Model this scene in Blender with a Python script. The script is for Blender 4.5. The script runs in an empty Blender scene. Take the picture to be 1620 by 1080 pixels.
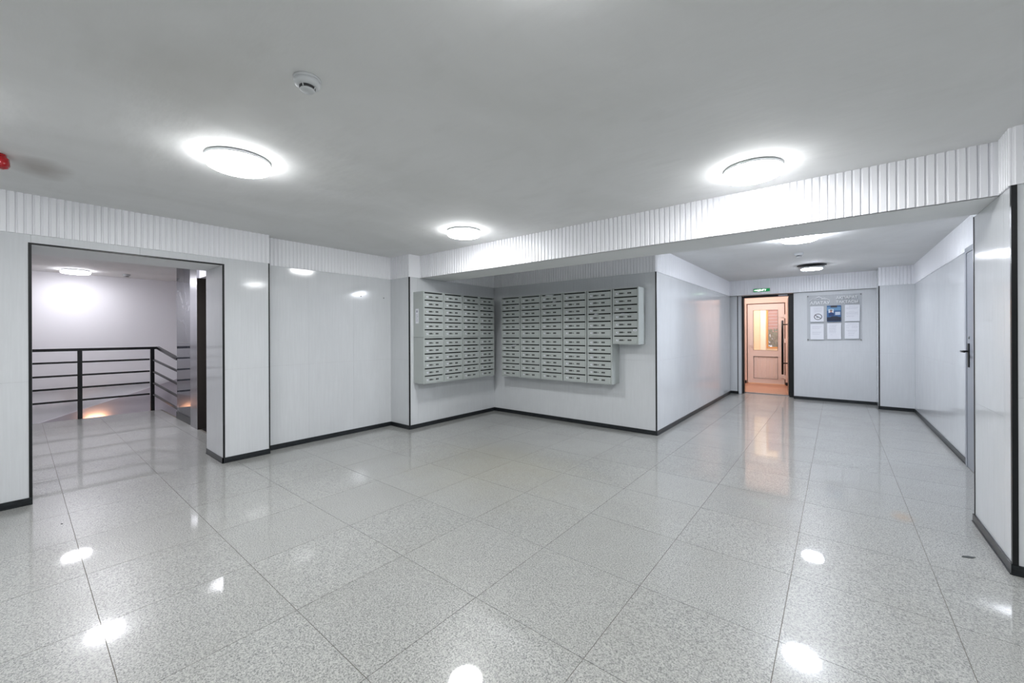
import bpy, math, random
from mathutils import Vector, Matrix
random.seed(7)
S = bpy.context.scene
COL = S.collection

# ------------------------------------------------------------------ camera
cam_d = bpy.data.cameras.new('camera')
cam = bpy.data.objects.new('camera', cam_d)
COL.objects.link(cam)
cam_d.sensor_fit = 'HORIZONTAL'; cam_d.sensor_width = 36.0
cam_d.lens = 634.24 * 36.0 / 1620.0
cam_d.shift_y = -12.2 / 1620.0
cam_d.clip_start = 0.05; cam_d.clip_end = 100
YAW = 0.6804
cam.matrix_world = (Matrix.Translation((0, 0, 1.3)) @ Matrix.Rotation(YAW, 4, 'Z')
                    @ Matrix.Rotation(math.pi/2, 4, 'X') @ Matrix.Rotation(-0.0043, 4, 'Z'))
S.camera = cam

# ------------------------------------------------------------------ world, view
W = bpy.data.worlds.new('world'); S.world = W; W.use_nodes = True
bgn = W.node_tree.nodes['Background']
bgn.inputs[0].default_value = (0.80, 0.88, 1.0, 1); bgn.inputs[1].default_value = 1.3
S.view_settings.view_transform = 'Standard'
S.view_settings.look = 'None'
S.view_settings.gamma = 1.0
S.view_settings.use_curve_mapping = False
S.view_settings.exposure = 0.0

LAMP_MAIN = ((0.985, 0.992, 1.0), 72.0)
LAMP_STAIR = ((0.95, 0.94, 1.0), 49.0)
LAMP_STAIR_INNER = ((0.95, 0.94, 1.0), 150.0)
LAMP_CORR = ((0.88, 0.915, 1.0), 136.0)

# ------------------------------------------------------------------ helpers
def lin(r, g=None, b=None):
    if g is None: g = b = r
    def f(c):
        c /= 255.0
        return c/12.92 if c <= .04045 else ((c+.055)/1.055)**2.4
    return (f(r), f(g), f(b), 1.0)

def mat(name, col, rough=0.5, metal=0.0, spec=0.5, emit=None, estr=0.0, trans=0.0, ior=1.45, coat=0.0):
    m = bpy.data.materials.new(name); m.use_nodes = True
    b = m.node_tree.nodes['Principled BSDF']
    b.inputs['Base Color'].default_value = col
    b.inputs['Roughness'].default_value = rough
    b.inputs['Metallic'].default_value = metal
    b.inputs['Specular IOR Level'].default_value = spec
    b.inputs['Transmission Weight'].default_value = trans
    b.inputs['IOR'].default_value = ior
    b.inputs['Coat Weight'].default_value = coat
    if emit:
        b.inputs['Emission Color'].default_value = (*emit[:3], 1)
        b.inputs['Emission Strength'].default_value = estr
    return m

class NT:
    def __init__(s, m): s.t = m.node_tree; s.b = s.t.nodes['Principled BSDF']
    def n(s, typ, **kw):
        nd = s.t.nodes.new(typ)
        for k, v in kw.items(): setattr(nd, k, v)
        return nd
    def l(s, a, b): s.t.links.new(a, b)
    def pos(s, scale=(1, 1, 1), offset=None):
        g = s.n('ShaderNodeNewGeometry'); mp = s.n('ShaderNodeMapping')
        s.l(g.outputs['Position'], mp.inputs['Vector']); mp.inputs['Scale'].default_value = scale
        return mp.outputs['Vector']
    def noise(s, vec, scale, detail=3, rough=.5, dist=0.0):
        nd = s.n('ShaderNodeTexNoise'); s.l(vec, nd.inputs['Vector'])
        nd.inputs['Scale'].default_value = scale; nd.inputs['Detail'].default_value = detail
        nd.inputs['Roughness'].default_value = rough; nd.inputs['Distortion'].default_value = dist
        return nd.outputs['Fac']
    def ramp(s, fac, stops):
        r = s.n('ShaderNodeValToRGB'); s.l(fac, r.inputs['Fac'])
        e = r.color_ramp.elements
        while len(e) < len(stops): e.new(.5)
        for el, (p, c) in zip(e, stops):
            el.position = p; el.color = c if len(c) == 4 else (*c, 1)
        return r.outputs['Color']
    def mrange(s, fac, a, b, c, d):
        r = s.n('ShaderNodeMapRange'); s.l(fac, r.inputs['Value'])
        for k, v in zip(('From Min', 'From Max', 'To Min', 'To Max'), (a, b, c, d)): r.inputs[k].default_value = v
        return r.outputs['Result']
    def mix(s, fac, a, b, mode='MIX'):
        m = s.n('ShaderNodeMix', data_type='RGBA', blend_type=mode)
        for sock, v in ((m.inputs[0], fac), (m.inputs[6], a), (m.inputs[7], b)):
            if hasattr(v, 'links') or isinstance(v, bpy.types.NodeSocket): s.l(v, sock)
            else: sock.default_value = v
        return m.outputs[2]
    def spot(s, center, radius, power=1.5):
        """1 inside a stain, 0 outside: elliptical, in world space, with a noisy rim"""
        g = s.n('ShaderNodeNewGeometry'); mp = s.n('ShaderNodeMapping')
        mp.vector_type = 'POINT'
        s.l(g.outputs['Position'], mp.inputs['Vector'])
        sc = [1/r for r in radius]
        mp.inputs['Scale'].default_value = sc
        mp.inputs['Location'].default_value = [-c*k for c, k in zip(center, sc)]
        ln = s.n('ShaderNodeVectorMath', operation='LENGTH'); s.l(mp.outputs['Vector'], ln.inputs[0])
        nz = s.noise(s.pos(), 4.0, 5)
        ad = s.n('ShaderNodeMath', operation='ADD'); s.l(ln.outputs['Value'], ad.inputs[0])
        s.l(s.mrange(nz, 0, 1, -.6, .6), ad.inputs[1])
        return s.mrange(ad.outputs[0], .2, 1.2, 1.0, 0.0)
    def bump(s, h, strength=.2, dist=.01):
        b = s.n('ShaderNodeBump'); s.l(h, b.inputs['Height'])
        b.inputs['Strength'].default_value = strength; b.inputs['Distance'].default_value = dist
        s.l(b.outputs['Normal'], s.b.inputs['Normal'])

# --- mesh builder
class MB:
    def __init__(s): s.v = []; s.f = []; s.sm = []
    def box(s, x0, x1, y0, y1, z0, z1):
        x0, x1 = sorted((x0, x1)); y0, y1 = sorted((y0, y1)); z0, z1 = sorted((z0, z1))
        i = len(s.v)
        s.v += [(x0,y0,z0),(x1,y0,z0),(x1,y1,z0),(x0,y1,z0),(x0,y0,z1),(x1,y0,z1),(x1,y1,z1),(x0,y1,z1)]
        s.f += [tuple(i+k for k in q) for q in ((0,3,2,1),(4,5,6,7),(0,1,5,4),(1,2,6,5),(2,3,7,6),(3,0,4,7))]
        s.sm += [False]*6
        return s
    def prism(s, poly, axis, a, b):
        """poly: 2D points (counter-clockwise looking against the axis); extruded from a to b along axis"""
        i = len(s.v); n = len(poly)
        def P(u, w, t):
            return {'x': (t, u, w), 'y': (u, t, w), 'z': (u, w, t)}[axis]
        s.v += [P(u, w, a) for u, w in poly] + [P(u, w, b) for u, w in poly]
        flip = axis == 'y'
        def add(q): s.f.append(tuple(reversed(q)) if flip else tuple(q)); s.sm.append(False)
        add([i+k for k in reversed(range(n))]); add([i+n+k for k in range(n)])
        for k in range(n):
            j = (k+1) % n
            add([i+k, i+j, i+n+j, i+n+k])
        return s
    def lathe(s, prof, n=48, c=(0, 0, 0), axis='z', smooth=True):
        """prof: (r, h) pairs"""
        i0 = len(s.v); m = len(prof)
        for k in range(n):
            a = 2*math.pi*k/n
            for r, h in prof:
                p = (r*math.cos(a), r*math.sin(a), h)
                if axis == 'y': p = (p[0], p[2], -p[1])
                if axis == 'x': p = (p[2], p[1], -p[0])
                s.v.append((p[0]+c[0], p[1]+c[1], p[2]+c[2]))
        for k in range(n):
            k2 = (k+1) % n
            for j in range(m-1):
                s.f.append((i0+k*m+j, i0+k2*m+j, i0+k2*m+j+1, i0+k*m+j+1)); s.sm.append(smooth)
        return s
    def tube(s, p0, p1, r, n=10, square=False):
        p0, p1 = Vector(p0), Vector(p1); d = (p1-p0).normalized()
        up = Vector((0, 0, 1)) if abs(d.z) < .9 else Vector((1, 0, 0))
        a = d.cross(up).normalized(); b = a.cross(d).normalized()
        if square: n = 4
        i = len(s.v)
        for p in (p0, p1):
            for k in range(n):
                t = 2*math.pi*(k+.5)/n
                rr = r*math.sqrt(2) if square else r
                s.v.append(tuple(p + a*(rr*math.cos(t)) + b*(rr*math.sin(t))))
        for k in range(n):
            k2 = (k+1) % n
            s.f.append((i+k, i+n+k, i+n+k2, i+k2)); s.sm.append(not square)
        s.f.append(tuple(i+k for k in range(n))); s.sm.append(False)
        s.f.append(tuple(i+n+k for k in reversed(range(n)))); s.sm.append(False)
        return s
    def mesh(s, name, m=None, recalc=True):
        me = bpy.data.meshes.new(name); me.from_pydata(s.v, [], s.f)
        me.polygons.foreach_set('use_smooth', s.sm)
        if recalc:
            import bmesh
            bm = bmesh.new(); bm.from_mesh(me)
            bmesh.ops.remove_doubles(bm, verts=bm.verts, dist=1e-6) if False else None
            bmesh.ops.recalc_face_normals(bm, faces=bm.faces)
            bm.to_mesh(me); bm.free()
        if m: me.materials.append(m)
        me.update(); return me

def link(name, me, parent=None, loc=None, mw=None):
    o = bpy.data.objects.new(name, me); COL.objects.link(o)
    if parent is not None: o.parent = parent
    if loc: o.location = loc
    if mw is not None: o.matrix_world = mw if parent is None else parent.matrix_world @ mw
    return o

def bevel(o, w, seg=2):
    b = o.modifiers.new('bevel', 'BEVEL'); b.width = w; b.segments = seg; b.limit_method = 'ANGLE'
    return o

def thing(name, label, cat, loc=(0, 0, 0), rz=0.0, group=None):
    o = bpy.data.objects.new(name, None); COL.objects.link(o)
    o.empty_display_size = .1
    o.location = loc; o.rotation_euler = (0, 0, rz)
    return tag(o, label, cat, group)

def tag(o, label, cat, group=None):
    o['label'] = label; o['category'] = cat
    if group: o['group'] = group
    return o

def struct(name, mb, m, label=None, cat=None, parent=None, mw=None):
    o = link(name, mb.mesh(name, m), parent)
    if mw is not None: o.matrix_basis = mw
    if parent is None:
        o['kind'] = 'structure'
        if label: o['label'] = label
        if cat: o['category'] = cat
    return o

# ------------------------------------------------------------------ materials
def panel_material(name, col, rough=.085, tint=None):
    m = mat(name, col, rough, spec=.5)
    t = NT(m)
    st = t.noise(t.pos((26, 26, 1.1)), 3.0, 4, .6)
    bl = t.noise(t.pos((1, 1, .6)), 5.0, 4, .55)
    c = t.mix(t.mrange(st, .3, .7, 0, 1), tuple(x*.965 for x in col[:3])+(1,), tuple(min(1, x*1.03) for x in col[:3])+(1,))
    c = t.mix(t.mrange(bl, .35, .7, 0, .35), c, tuple(x*.9 for x in col[:3])+(1,))
    t.l(c, t.b.inputs['Base Color'])
    t.l(t.mrange(st, .3, .7, rough*.8, rough*1.5), t.b.inputs['Roughness'])
    wv = t.noise(t.pos((1, 1, 1)), 3.0, 1)
    t.bump(wv, .06, .02)
    return m
M_PANEL = panel_material('grey_laminate_panel', lin(216, 219, 222))
M_SATIN = panel_material('satin_grey_panel', lin(216, 219, 222), .36)
M_BACK = mat('wall_plaster', lin(150, 152, 154), .8)
M_WHITE = mat('white_plaster', lin(243, 242, 246), .7)
M_SLAT = mat('white_plastic_slat', lin(245, 246, 250), .38)
M_BLACK = mat('black_trim', lin(18, 20, 22), .32)
M_BASE = mat('black_baseboard', lin(22, 25, 27), .3)
t = NT(M_BASE); t.l(t.ramp(t.noise(t.pos((3, 3, 20)), 6, 4), [(.3, lin(16, 18, 20)), (.75, lin(42, 48, 52))]), t.b.inputs['Base Color'])

# ceiling: greyish paint with trowel marks and two old stains
M_CEIL = mat('ceiling_paint', lin(196, 197, 196), .75)
t = NT(M_CEIL)
n1 = t.noise(t.pos((1, .6, 1)), 1.1, 5, .55, .8)
n2 = t.noise(t.pos((.8, 2.2, 1)), 4.0, 4, .5)
c = t.mix(t.mrange(n1, .35, .65, 0, 1), lin(222, 223, 222), lin(231, 232, 232))
c = t.mix(t.mrange(n2, .55, .8, 0, .3), c, lin(212, 213, 211))
c = t.mix(t.mrange(t.spot((-2.15, .52, 2.39), (.5, .34, 1)), 0, 1, 0, .30), c, lin(190, 188, 182))
c = t.mix(t.mrange(t.spot((-4.05, .1, 2.39), (.22, .13, 1)), 0, 1, 0, .5), c, lin(140, 128, 118))
t.l(c, t.b.inputs['Base Color'])
mx = t.n('ShaderNodeMath', operation='ADD')
t.l(t.mrange(n1, 0, 1, 0, 3), mx.inputs[0]); t.l(n2, mx.inputs[1])
t.bump(mx.outputs[0], .18, .02)
M_CEIL2 = mat('soffit_paint', lin(228, 230, 230), .7)

# polished granite
def granite():
    m = mat('polished_granite', lin(160), .2, spec=.35, coat=.62)
    m.node_tree.nodes['Principled BSDF'].inputs['Coat Roughness'].default_value = .035
    t = NT(m)
    g = t.n('ShaderNodeNewGeometry'); oi = t.n('ShaderNodeObjectInfo')
    sc = t.n('ShaderNodeVectorMath', operation='SCALE'); sc.inputs[0].default_value = (7, 13, 3)
    t.l(oi.outputs['Random'], sc.inputs['Scale'])
    ad = t.n('ShaderNodeVectorMath', operation='ADD'); t.l(g.outputs['Position'], ad.inputs[0]); t.l(sc.outputs[0], ad.inputs[1])
    v = ad.outputs[0]
    a = t.noise(v, 150, 3, .7)
    b = t.noise(v, 290, 2, .6)
    c = t.ramp(a, [(.30, lin(78, 81, 82)), (.42, lin(133, 135, 133)), (.52, lin(163, 164, 161)), (.66, lin(188, 188, 184))])
    c = t.mix(t.mrange(b, .56, .68, 0, .55), c, lin(208, 208, 204))
    c = t.mix(t.mrange(b, .30, .40, .8, 0), c, lin(92, 95, 98))
    # tile to tile shade
    hs = t.n('ShaderNodeHueSaturation'); t.l(c, hs.inputs['Color']); t.l(t.mrange(oi.outputs['Random'], 0, 1, .965, 1.025), hs.inputs['Value'])
    c = hs.outputs['Color']
    # walked-in film and yellowish stains with shapes of their own
    blot = t.noise(t.pos((1, 1, 1)), 2.2, 5, .6)
    c = t.mix(t.mrange(blot, .42, .78, 0, .25), c, lin(142, 141, 134))
    c = t.mix(t.mrange(t.spot((-2.55, 2.85, 0), (1.0, .7, 1)), 0, 1, 0, .26), c, lin(158, 152, 128))
    c = t.mix(t.mrange(t.spot((-2.75, 3.3, 0), (.9, .45, 1)), 0, 1, 0, .22), c, lin(150, 146, 126))
    c = t.mix(t.mrange(t.spot((.35, 3.92, 0), (.06, .10, 1)), 0, 1, 0, .35), c, lin(176, 140, 92))
    t.l(c, t.b.inputs['Base Color'])
    t.l(t.mrange(blot, .35, .7, .29, .35), t.b.inputs['Roughness'])
    t.bump(t.noise(t.pos(), 1.4, 2), .05, .02)
    return m
M_GRAN = granite()
M_GROUT = mat('grout', lin(118, 112, 104), .8)
M_STEEL = mat('brushed_steel', lin(168, 169, 174), .25, metal=1.0)
M_DSTEEL = mat('dark_steel', lin(78, 74, 70), .3, metal=1.0)
M_GREYM = mat('grey_door_paint', lin(142, 147, 155), .35)
M_BOX = mat('mailbox_paint', lin(180, 186, 184), .42)
M_BOXSHADE = mat('mailbox_inner_shade', lin(22, 24, 24), .7)  # near-black: the shade inside the cabinets is put into the colour
M_HOLE = mat('black_hole', lin(12, 12, 12), .7)
M_CHROME = mat('lock_metal', lin(150, 152, 150), .3, metal=.8)
M_PAPER = mat('paper', lin(232, 234, 240), .6)
M_INK = mat('grey_ink', lin(168, 170, 182), .7)
M_INKD = mat('dark_ink', lin(46, 47, 58), .6)
M_RAIL = mat('black_rail_paint', lin(14, 14, 18), .25)
M_RED = mat('red_plastic', lin(170, 8, 22), .15, coat=.5)
M_PLAST = mat('white_plastic', lin(205, 208, 210), .4)
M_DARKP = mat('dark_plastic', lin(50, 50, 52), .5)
M_UPVC = mat('white_upvc', lin(236, 226, 222), .35)
M_VEST = mat('vestibule_paint', lin(236, 216, 206), .7)
M_CREAM = mat('cream_paint', lin(246, 232, 205), .7)
M_OCHRE = mat('ochre_wood', lin(206, 150, 70), .5)
M_GLASS = mat('window_glass', (1, 1, 1, 1), .02)
M_GLASS.node_tree.nodes['Principled BSDF'].inputs['Alpha'].default_value = .08
M_ACRYL = mat('clear_acrylic', lin(150, 158, 168), .05)
M_ACRYL.node_tree.nodes['Principled BSDF'].inputs['Alpha'].default_value = .075
M_ACRYL.node_tree.nodes['Principled BSDF'].inputs['Specular IOR Level'].default_value = .1

# dark veined marble
M_MARB = mat('dark_marble', lin(70, 72, 80), .05, spec=.5)
t = NT(M_MARB)
w = t.noise(t.pos((1, 1, .55)), 1.6, 4, .5, 1.0)
ab = t.n('ShaderNodeMath', operation='ABSOLUTE'); sb = t.n('ShaderNodeMath', operation='SUBTRACT')
t.l(w, sb.inputs[0]); sb.inputs[1].default_value = .5; t.l(sb.outputs[0], ab.inputs[0])
c = t.mix(t.mrange(ab.outputs[0], 0, .006, .5, 0), t.ramp(t.noise(t.pos(), 2, 4), [(.3, lin(44, 46, 54)), (.7, lin(68, 70, 80))]), lin(190, 190, 198))
t.l(c, t.b.inputs['Base Color'])

def emis(name, col, s):
    m = bpy.data.materials.new(name); m.use_nodes = True
    nt = m.node_tree; nt.nodes.clear()
    e = nt.nodes.new('ShaderNodeEmission'); e.inputs[0].default_value = (*col, 1); e.inputs[1].default_value = s
    o = nt.nodes.new('ShaderNodeOutputMaterial'); nt.links.new(e.outputs[0], o.inputs[0])
    return m

# ------------------------------------------------------------------ dimensions (metres)
XL, XR2 = -4.8375, -4.9584        # left wall face, recessed part
YA, YB, YC, YD = .0709, 1.316, 1.745, 3.3693
XE, YF, XG = -4.5271, 5.1145, -1.7788
ZO, ZP, ZC = 2.0058, 2.0825, 2.392
YI, XI, XJ = 9.1722, .5564, .989
YM, XN, YN = 4.1158, .7322, 3.3532
YB0, YB1 = 3.5531, 4.04           # beam
YE = 9.64                         # end wall panels
XH = -1.60                        # left side of entrance opening
ZS = .947                         # horizontal panel seam
X0, X1, Y0 = -5.387, 2.8, -2.6

def frame(p0, p1):
    """u along the wall, n (into the room) = left of u"""
    u = Vector((p1[0]-p0[0], p1[1]-p0[1], 0)); L = u.length; u.normalize()
    n = Vector((-u.y, u.x, 0))
    mw = Matrix(((u.x, n.x, 0, p0[0]), (u.y, n.y, 0, p0[1]), (0, 0, 1, 0), (0, 0, 0, 1)))
    return mw, L

PT = .008   # panel thickness
def wall(name, p0, p1, z0=0, z1=ZP, top=ZC, thick=.14, seams=(), zs=(ZS,), label=None, cuts=None, mpanel=None):
    """core slab behind the face line, laminate panels in front; each panel a child"""
    mw, L = frame(p0, p1)
    core = MB().box(.0086, L-.0086, -thick, -PT-.0005, z0, top)
    o = struct(name, core, M_BACK, label, mw=mw)
    us = [0]+[s for s in seams if .02 < s < L-.02]+[L]
    zz = [z0]+[z for z in zs if z0+.05 < z < z1-.05]+[z1]
    g = .00035
    for a, b in zip(us, us[1:]):
        for c, d in zip(zz, zz[1:]):
            me = MB().box(a+g, b-g, -PT, 0, c+g, d-g).mesh('panel', mpanel or M_PANEL)
            link('panel', me, o)
    return o

def rng(a, b, step):
    r = []; x = a
    while x < b: r.append(x); x += step
    return r

NTRIM = [0]
def tname():
    NTRIM[0] += 1; return 'trim_%d' % NTRIM[0]
NB = [0]

def baseboard(name, p0, p1, h=.055, t=.010, e0=0, e1=0):
    mw, L = frame(p0, p1)
    mb = MB().box(-e0, L+e1, .0004, t, .001, h)
    mb.box(-e0, L+e1, t, t+.004, .001, .008)
    return struct('baseboard_'+name, mb, M_BASE, 'black skirting board', mw=mw)

def corner_strip(x, y, z0, z1, sx, sy, w=.013, p=.0035):
    """black L-profile on an outer corner; sx, sy point from the corner INTO the solid"""
    mb = MB()
    mb.box(x-sx*p, x+sx*w, y-sy*p, y-sy*.0003, z0, z1)
    mb.box(x-sx*p, x-sx*.0003, y-sy*.0003, y+sy*w, z0, z1)
    return struct(tname(), mb, M_BLACK, 'black corner profile')

SP = .0417
def slat_mesh(h, pitch=SP):
    d = .011; w = pitch
    poly = [(0.0012, 0), (w-.0012, 0), (w-.0012, d*.35), (w-.009, d*.55), (w-.012, d), (.005, d), (.0012, d*.6)]
    return poly
def frieze(p0, p1, z0, z1, pieces=True, label='white ribbed frieze', pitch=SP):
    """smooth backing with vertical white slats; each slat a child (or one stuff part where they are tiny)"""
    mw, L = frame(p0, p1)
    o = struct(tname(), MB().box(0, L, -.02, .0, z0+.001, z1), M_SLAT, label, mw=mw)
    n = max(1, round(L/pitch)); w = L/n
    poly = slat_mesh(0, w)
    if pieces:
        mb = MB().prism([(a, b) for a, b in poly], 'z', z0, z1)
        me = mb.mesh('slat', M_SLAT)
        for k in range(n):
            s = link('slat', me, o); s.location = (k*w, .0002, random.uniform(-.0005, .0003))
    else:
        mb = MB()
        for k in range(n): mb.prism([(a+k*w, b+.0002) for a, b in poly], 'z', z0, z1)
        s = link('slat_panel', mb.mesh('slat_panel', M_SLAT), o); s['kind'] = 'stuff'
    return o

# ------------------------------------------------------------------ floor
GX, GY, PX, PY = .403, .235, .597, .5935
def in_regions(x0, x1, y0, y1):
    R = [(XL, X1, Y0, YD), (XE, XN+.3, YD, YF), (XG, XJ, YF, 9.8), (-9.19, XL, -1.55, 1.57)]
    return any(x0 < b-.01 and x1 > a+.01 and y0 < d-.01 and y1 > c+.01 for a, b, c, d in R)
fl = MB()
fl.box(-9.2, X1, -2.6, 1.6, -.20, -.0025)
fl.box(X0, X1, 1.6, 10.0, -.20, -.0025)
fl.box(-9.2, -8.0, 1.53, 1.6, -.2, -.0025) if False else None
floor = struct('floor', fl, M_GROUT, 'polished speckled grey granite floor tiles')
def tile_mb(x0, x1, y0, y1, z1=0.0):
    return MB().box(x0, x1, y0, y1, -.0024, z1)
g = .0013
full = tile_mb(g, PX-g, g, PY-g).mesh('tile', M_GRAN)
tiles = []
for i in range(-17, 5):
    for j in range(-6, 18):
        x0, y0 = GX+i*PX, GY+j*PY
        x1, y1 = x0+PX, y0+PY
        if not in_regions(x0, x1, y0, y1): continue
        tiles.append((x0, x1, y0, y1))
fw = (-math.sin(YAW), math.cos(YAW)); rt = (math.cos(YAW), math.sin(YAW))
def size_seen(t):
    cx, cy = (t[0]+t[1])/2, (t[2]+t[3])/2
    f = cx*fw[0]+cy*fw[1]; r = cx*rt[0]+cy*rt[1]
    if f < .3 or abs(r/f) > 1.75: return 0
    return 1/f**3
tiles.sort(key=lambda t: -size_seen(t))
rest = MB()
for k, (x0, x1, y0, y1) in enumerate(tiles):
    clipx0, clipx1, clipy1, clipy0 = max(x0, -9.2), min(x1, X1), y1, max(y0, Y0)
    if x0 < X0-.1: clipy1 = min(y1, 1.575)
    clipy1 = min(clipy1, 9.98)
    if clipx1-clipx0 < .03 or clipy1-clipy0 < .03: continue
    whole = (clipx0, clipx1, clipy0, clipy1) == (x0, x1, y0, y1)
    if size_seen((x0, x1, y0, y1)) > 0 and k < 290:
        if whole: o = link('tile', full, floor, (x0, y0, 0))
        else:
            o = link('tile', tile_mb(clipx0+g, clipx1-g, clipy0+g, clipy1-g).mesh('tile', M_GRAN), floor)
    else:
        tm = tile_mb(clipx0+g, clipx1-g, clipy0+g, clipy1-g); i0 = len(rest.v)
        rest.v += tm.v; rest.f += [tuple(i0+q for q in f) for f in tm.f]; rest.sm += tm.sm
if rest.v:
    o = link('tile_area', rest.mesh('tile_area', M_GRAN), floor); o['kind'] = 'stuff'

# ------------------------------------------------------------------ ceiling and beam
struct('ceiling', MB().box(-10.62, X1+.14, Y0-.14, 5.3, ZC, ZC+.15).box(XG-.2, XJ+.2, 5.3, 9.9, ZC, ZC+.15), M_CEIL, 'grey-white painted ceiling with old stains')
beam = struct(tname(), MB().box(XE, XN, YB0+.0005, YB1, ZP+.001, ZC-.0005), M_CEIL2, 'painted ceiling beam')

# ------------------------------------------------------------------ left wall with the opening
wall('wall_left', (XL, YA), (XL, Y0), seams=rng(.58, 2.7, .6), thick=abs(X0-XL), label='grey panelled wall left of the stair opening')
wall('wall_left_pier', (XL, YC), (XL, YB), thick=abs(X0-XL), label='grey panelled pier right of the stair opening')
# header above the opening (panel strip + core)
mw, L = frame((XL, YB), (XL, YA))
hd = struct('wall_left_header', MB().box(0, L, -abs(X0-XL), -PT-.0005, ZO, ZC-.0005), M_CEIL2, 'panelled header over the stair opening', mw=mw)
for a, b in ((0, .62), (.62, L)):
    link('panel', MB().box(a+.0006, b-.0006, -PT, 0, ZO+.0006, ZP-.0006).mesh('panel', M_SATIN), hd)
# reveal of the pier (faces the opening)
mw, L = frame((XL-.004, YB-.0005), (X0, YB-.0005))
rv = struct('wall_left_reveal', MB().box(0, L, 0, .004, .0, ZO-.0005), M_PANEL, 'panelled reveal of the stair opening', mw=mw)
mw, L = frame((X0, YA+.0005), (XL-.004, YA+.0005))
struct('wall_left_reveal_near', MB().box(0, L, 0, .004, .0, ZO-.0005), M_PANEL, 'panelled near reveal of the stair opening', mw=mw)
wall('wall_left_recess', (XR2, YD), (XR2, YC), seams=(.57, 1.15), label='recessed grey panelled wall beside the pier')
wall('wall_pier_front', (XE, YD), (XR2, YD), thick=.14, label='narrow panelled wall facing the room')
wall('wall_alcove_left', (XE, YF), (XE, YD+.14), seams=(.58, 1.17), thick=.3, label='left alcove wall behind mailboxes')
link('panel', MB().box(YF-YD-.14+.0006, YF-YD, -PT, 0, 0, ZP).mesh('panel', M_PANEL), bpy.data.objects['wall_alcove_left'])
wall('wall_alcove_back', (XG, YF), (XE, YF), seams=(.6, 1.2, 1.8, 2.4), label='back alcove wall behind mailboxes')
wall('wall_corridor_left', (XG, YE), (XG, YF+.14), seams=rng(.36, 4.3, .6), thick=.16, label='left corridor wall with glossy panels')
link('panel', MB().box(YE-YF-.14+.0006, YE-YF, -PT, 0, 0, ZP).mesh('panel', M_PANEL), bpy.data.objects['wall_corridor_left'])

# baseboards
baseboard('left', (XL, YA), (XL, Y0))
baseboard('left_pier', (XL, YC), (XL, YB), e1=.010)
baseboard('left_reveal', (XL+.010, YB), (X0, YB))
baseboard('left_recess', (XR2, YD), (XR2, YC))
baseboard('pier_front', (XE, YD), (XR2, YD), e0=.010)
baseboard('alcove_left', (XE, YF), (XE, YD))
baseboard('alcove_back', (XG, YF), (XE, YF), e0=.010)
baseboard('corridor_left', (XG, YE), (XG, YF))
# black profiles on the left
corner_strip(XL, YA, .0, ZO, -1, -1, .014)
corner_strip(XL, YB, .0, ZO, -1, 1, .014)
tr = struct(tname(), MB().box(XL-.01, XL+.004, YA-.014, YB+.014, ZO+.0005, ZO+.014), M_BLACK, 'black profile along the top of the stair opening')
corner_strip(XL, YC, .0, ZP, -1, -1, .008)
corner_strip(XE, YD, .0, ZP, -1, 1, .012)
corner_strip(XG, YF, .0, ZP, -1, 1, .012)

# friezes
frieze((XL, YC), (XL, -.42), ZP, ZC)
frieze((XL, -.4205), (XL, Y0), ZP, ZC, pieces=False)
frieze((XR2, YD), (XR2, YC), ZP, ZC)
frieze((XE, YD), (XR2, YD), ZP, ZC)
struct(tname(), MB().box(XE-.02, XE+.009, YD-.011, YB0-.002, ZP, ZC-.001), M_SLAT, 'smooth white frieze piece beside the beam')
frieze((XN, YB0), (XE, YB0), ZP, ZC, pitch=.0432)
frieze((XE, YF), (XE, YB1+.002), ZP, ZC, pieces=False)
frieze((XG, YF), (XE, YF), ZP, ZC, pieces=True)
frieze((XG, 9.555), (XG, YF), ZP, ZC, pieces=False)

# ------------------------------------------------------------------ corridor end
wall('wall_end_left', (-1.636, 9.70), (XG-.02, 9.70), thick=.2, label='narrow panelled wall left of the entrance')
wall('wall_end_info', (XI, YE), (-.655, YE), seams=(.6,), thick=.26, label='panelled wall behind the notice board', mpanel=M_SATIN)
wall('wall_end_step', (XJ, YI), (XI, YI), thick=.5, label='panelled wall stepped forward right of the notice board')
struct('wall_end_reveal', MB().box(-1.637, -1.575, 9.70, 9.92, 0, 2.09), M_PANEL, 'entrance reveal left')
struct('wall_end_lintel', MB().box(-1.78, XI, 9.57, 9.92, ZP+.003, ZC-.001), M_CEIL2, 'lintel over the entrance')
baseboard('end_left', (-1.636, 9.70), (XG, 9.70), e0=.01)
baseboard('end_reveal', (-1.575, 9.90), (-1.575, 9.71)) if False else None
baseboard('end_info', (XI, YE), (-.655, YE), e1=.0)
baseboard('end_step', (XJ, YI), (XI, YI), e1=.01)
baseboard('corridor_right', (XJ, 5.812), (XJ, YI))
corner_strip(XI, YI, .0, ZP, 1, 1, .012)
corner_strip(-1.636, 9.70, .0, ZP, -1, 1, .012)
frieze((XI, 9.556), (XG, 9.556), ZP+.001, ZC, pieces=True)
frieze((XJ, YI), (XI, YI), ZP, ZC, pieces=True)
wall('wall_end_step_side', (XI, YE), (XI, YI+.0), thick=.01, label='side of the stepped wall') if False else None
struct(tname(), MB().box(XI-.006, XI-.0005, YI+.002, YE-.001, 0.056, ZC-.002), M_PANEL, 'light side strip of the stepped wall')

# corridor right wall, with the grey service door
wall('wall_corridor_right', (XJ, YM), (XJ, YI), seams=rng(1.10+.6, 5, .6), thick=.14, label='right corridor wall with glossy panels')
frieze((XJ, YM), (XJ, YI), ZP, ZC, pieces=False)
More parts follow.
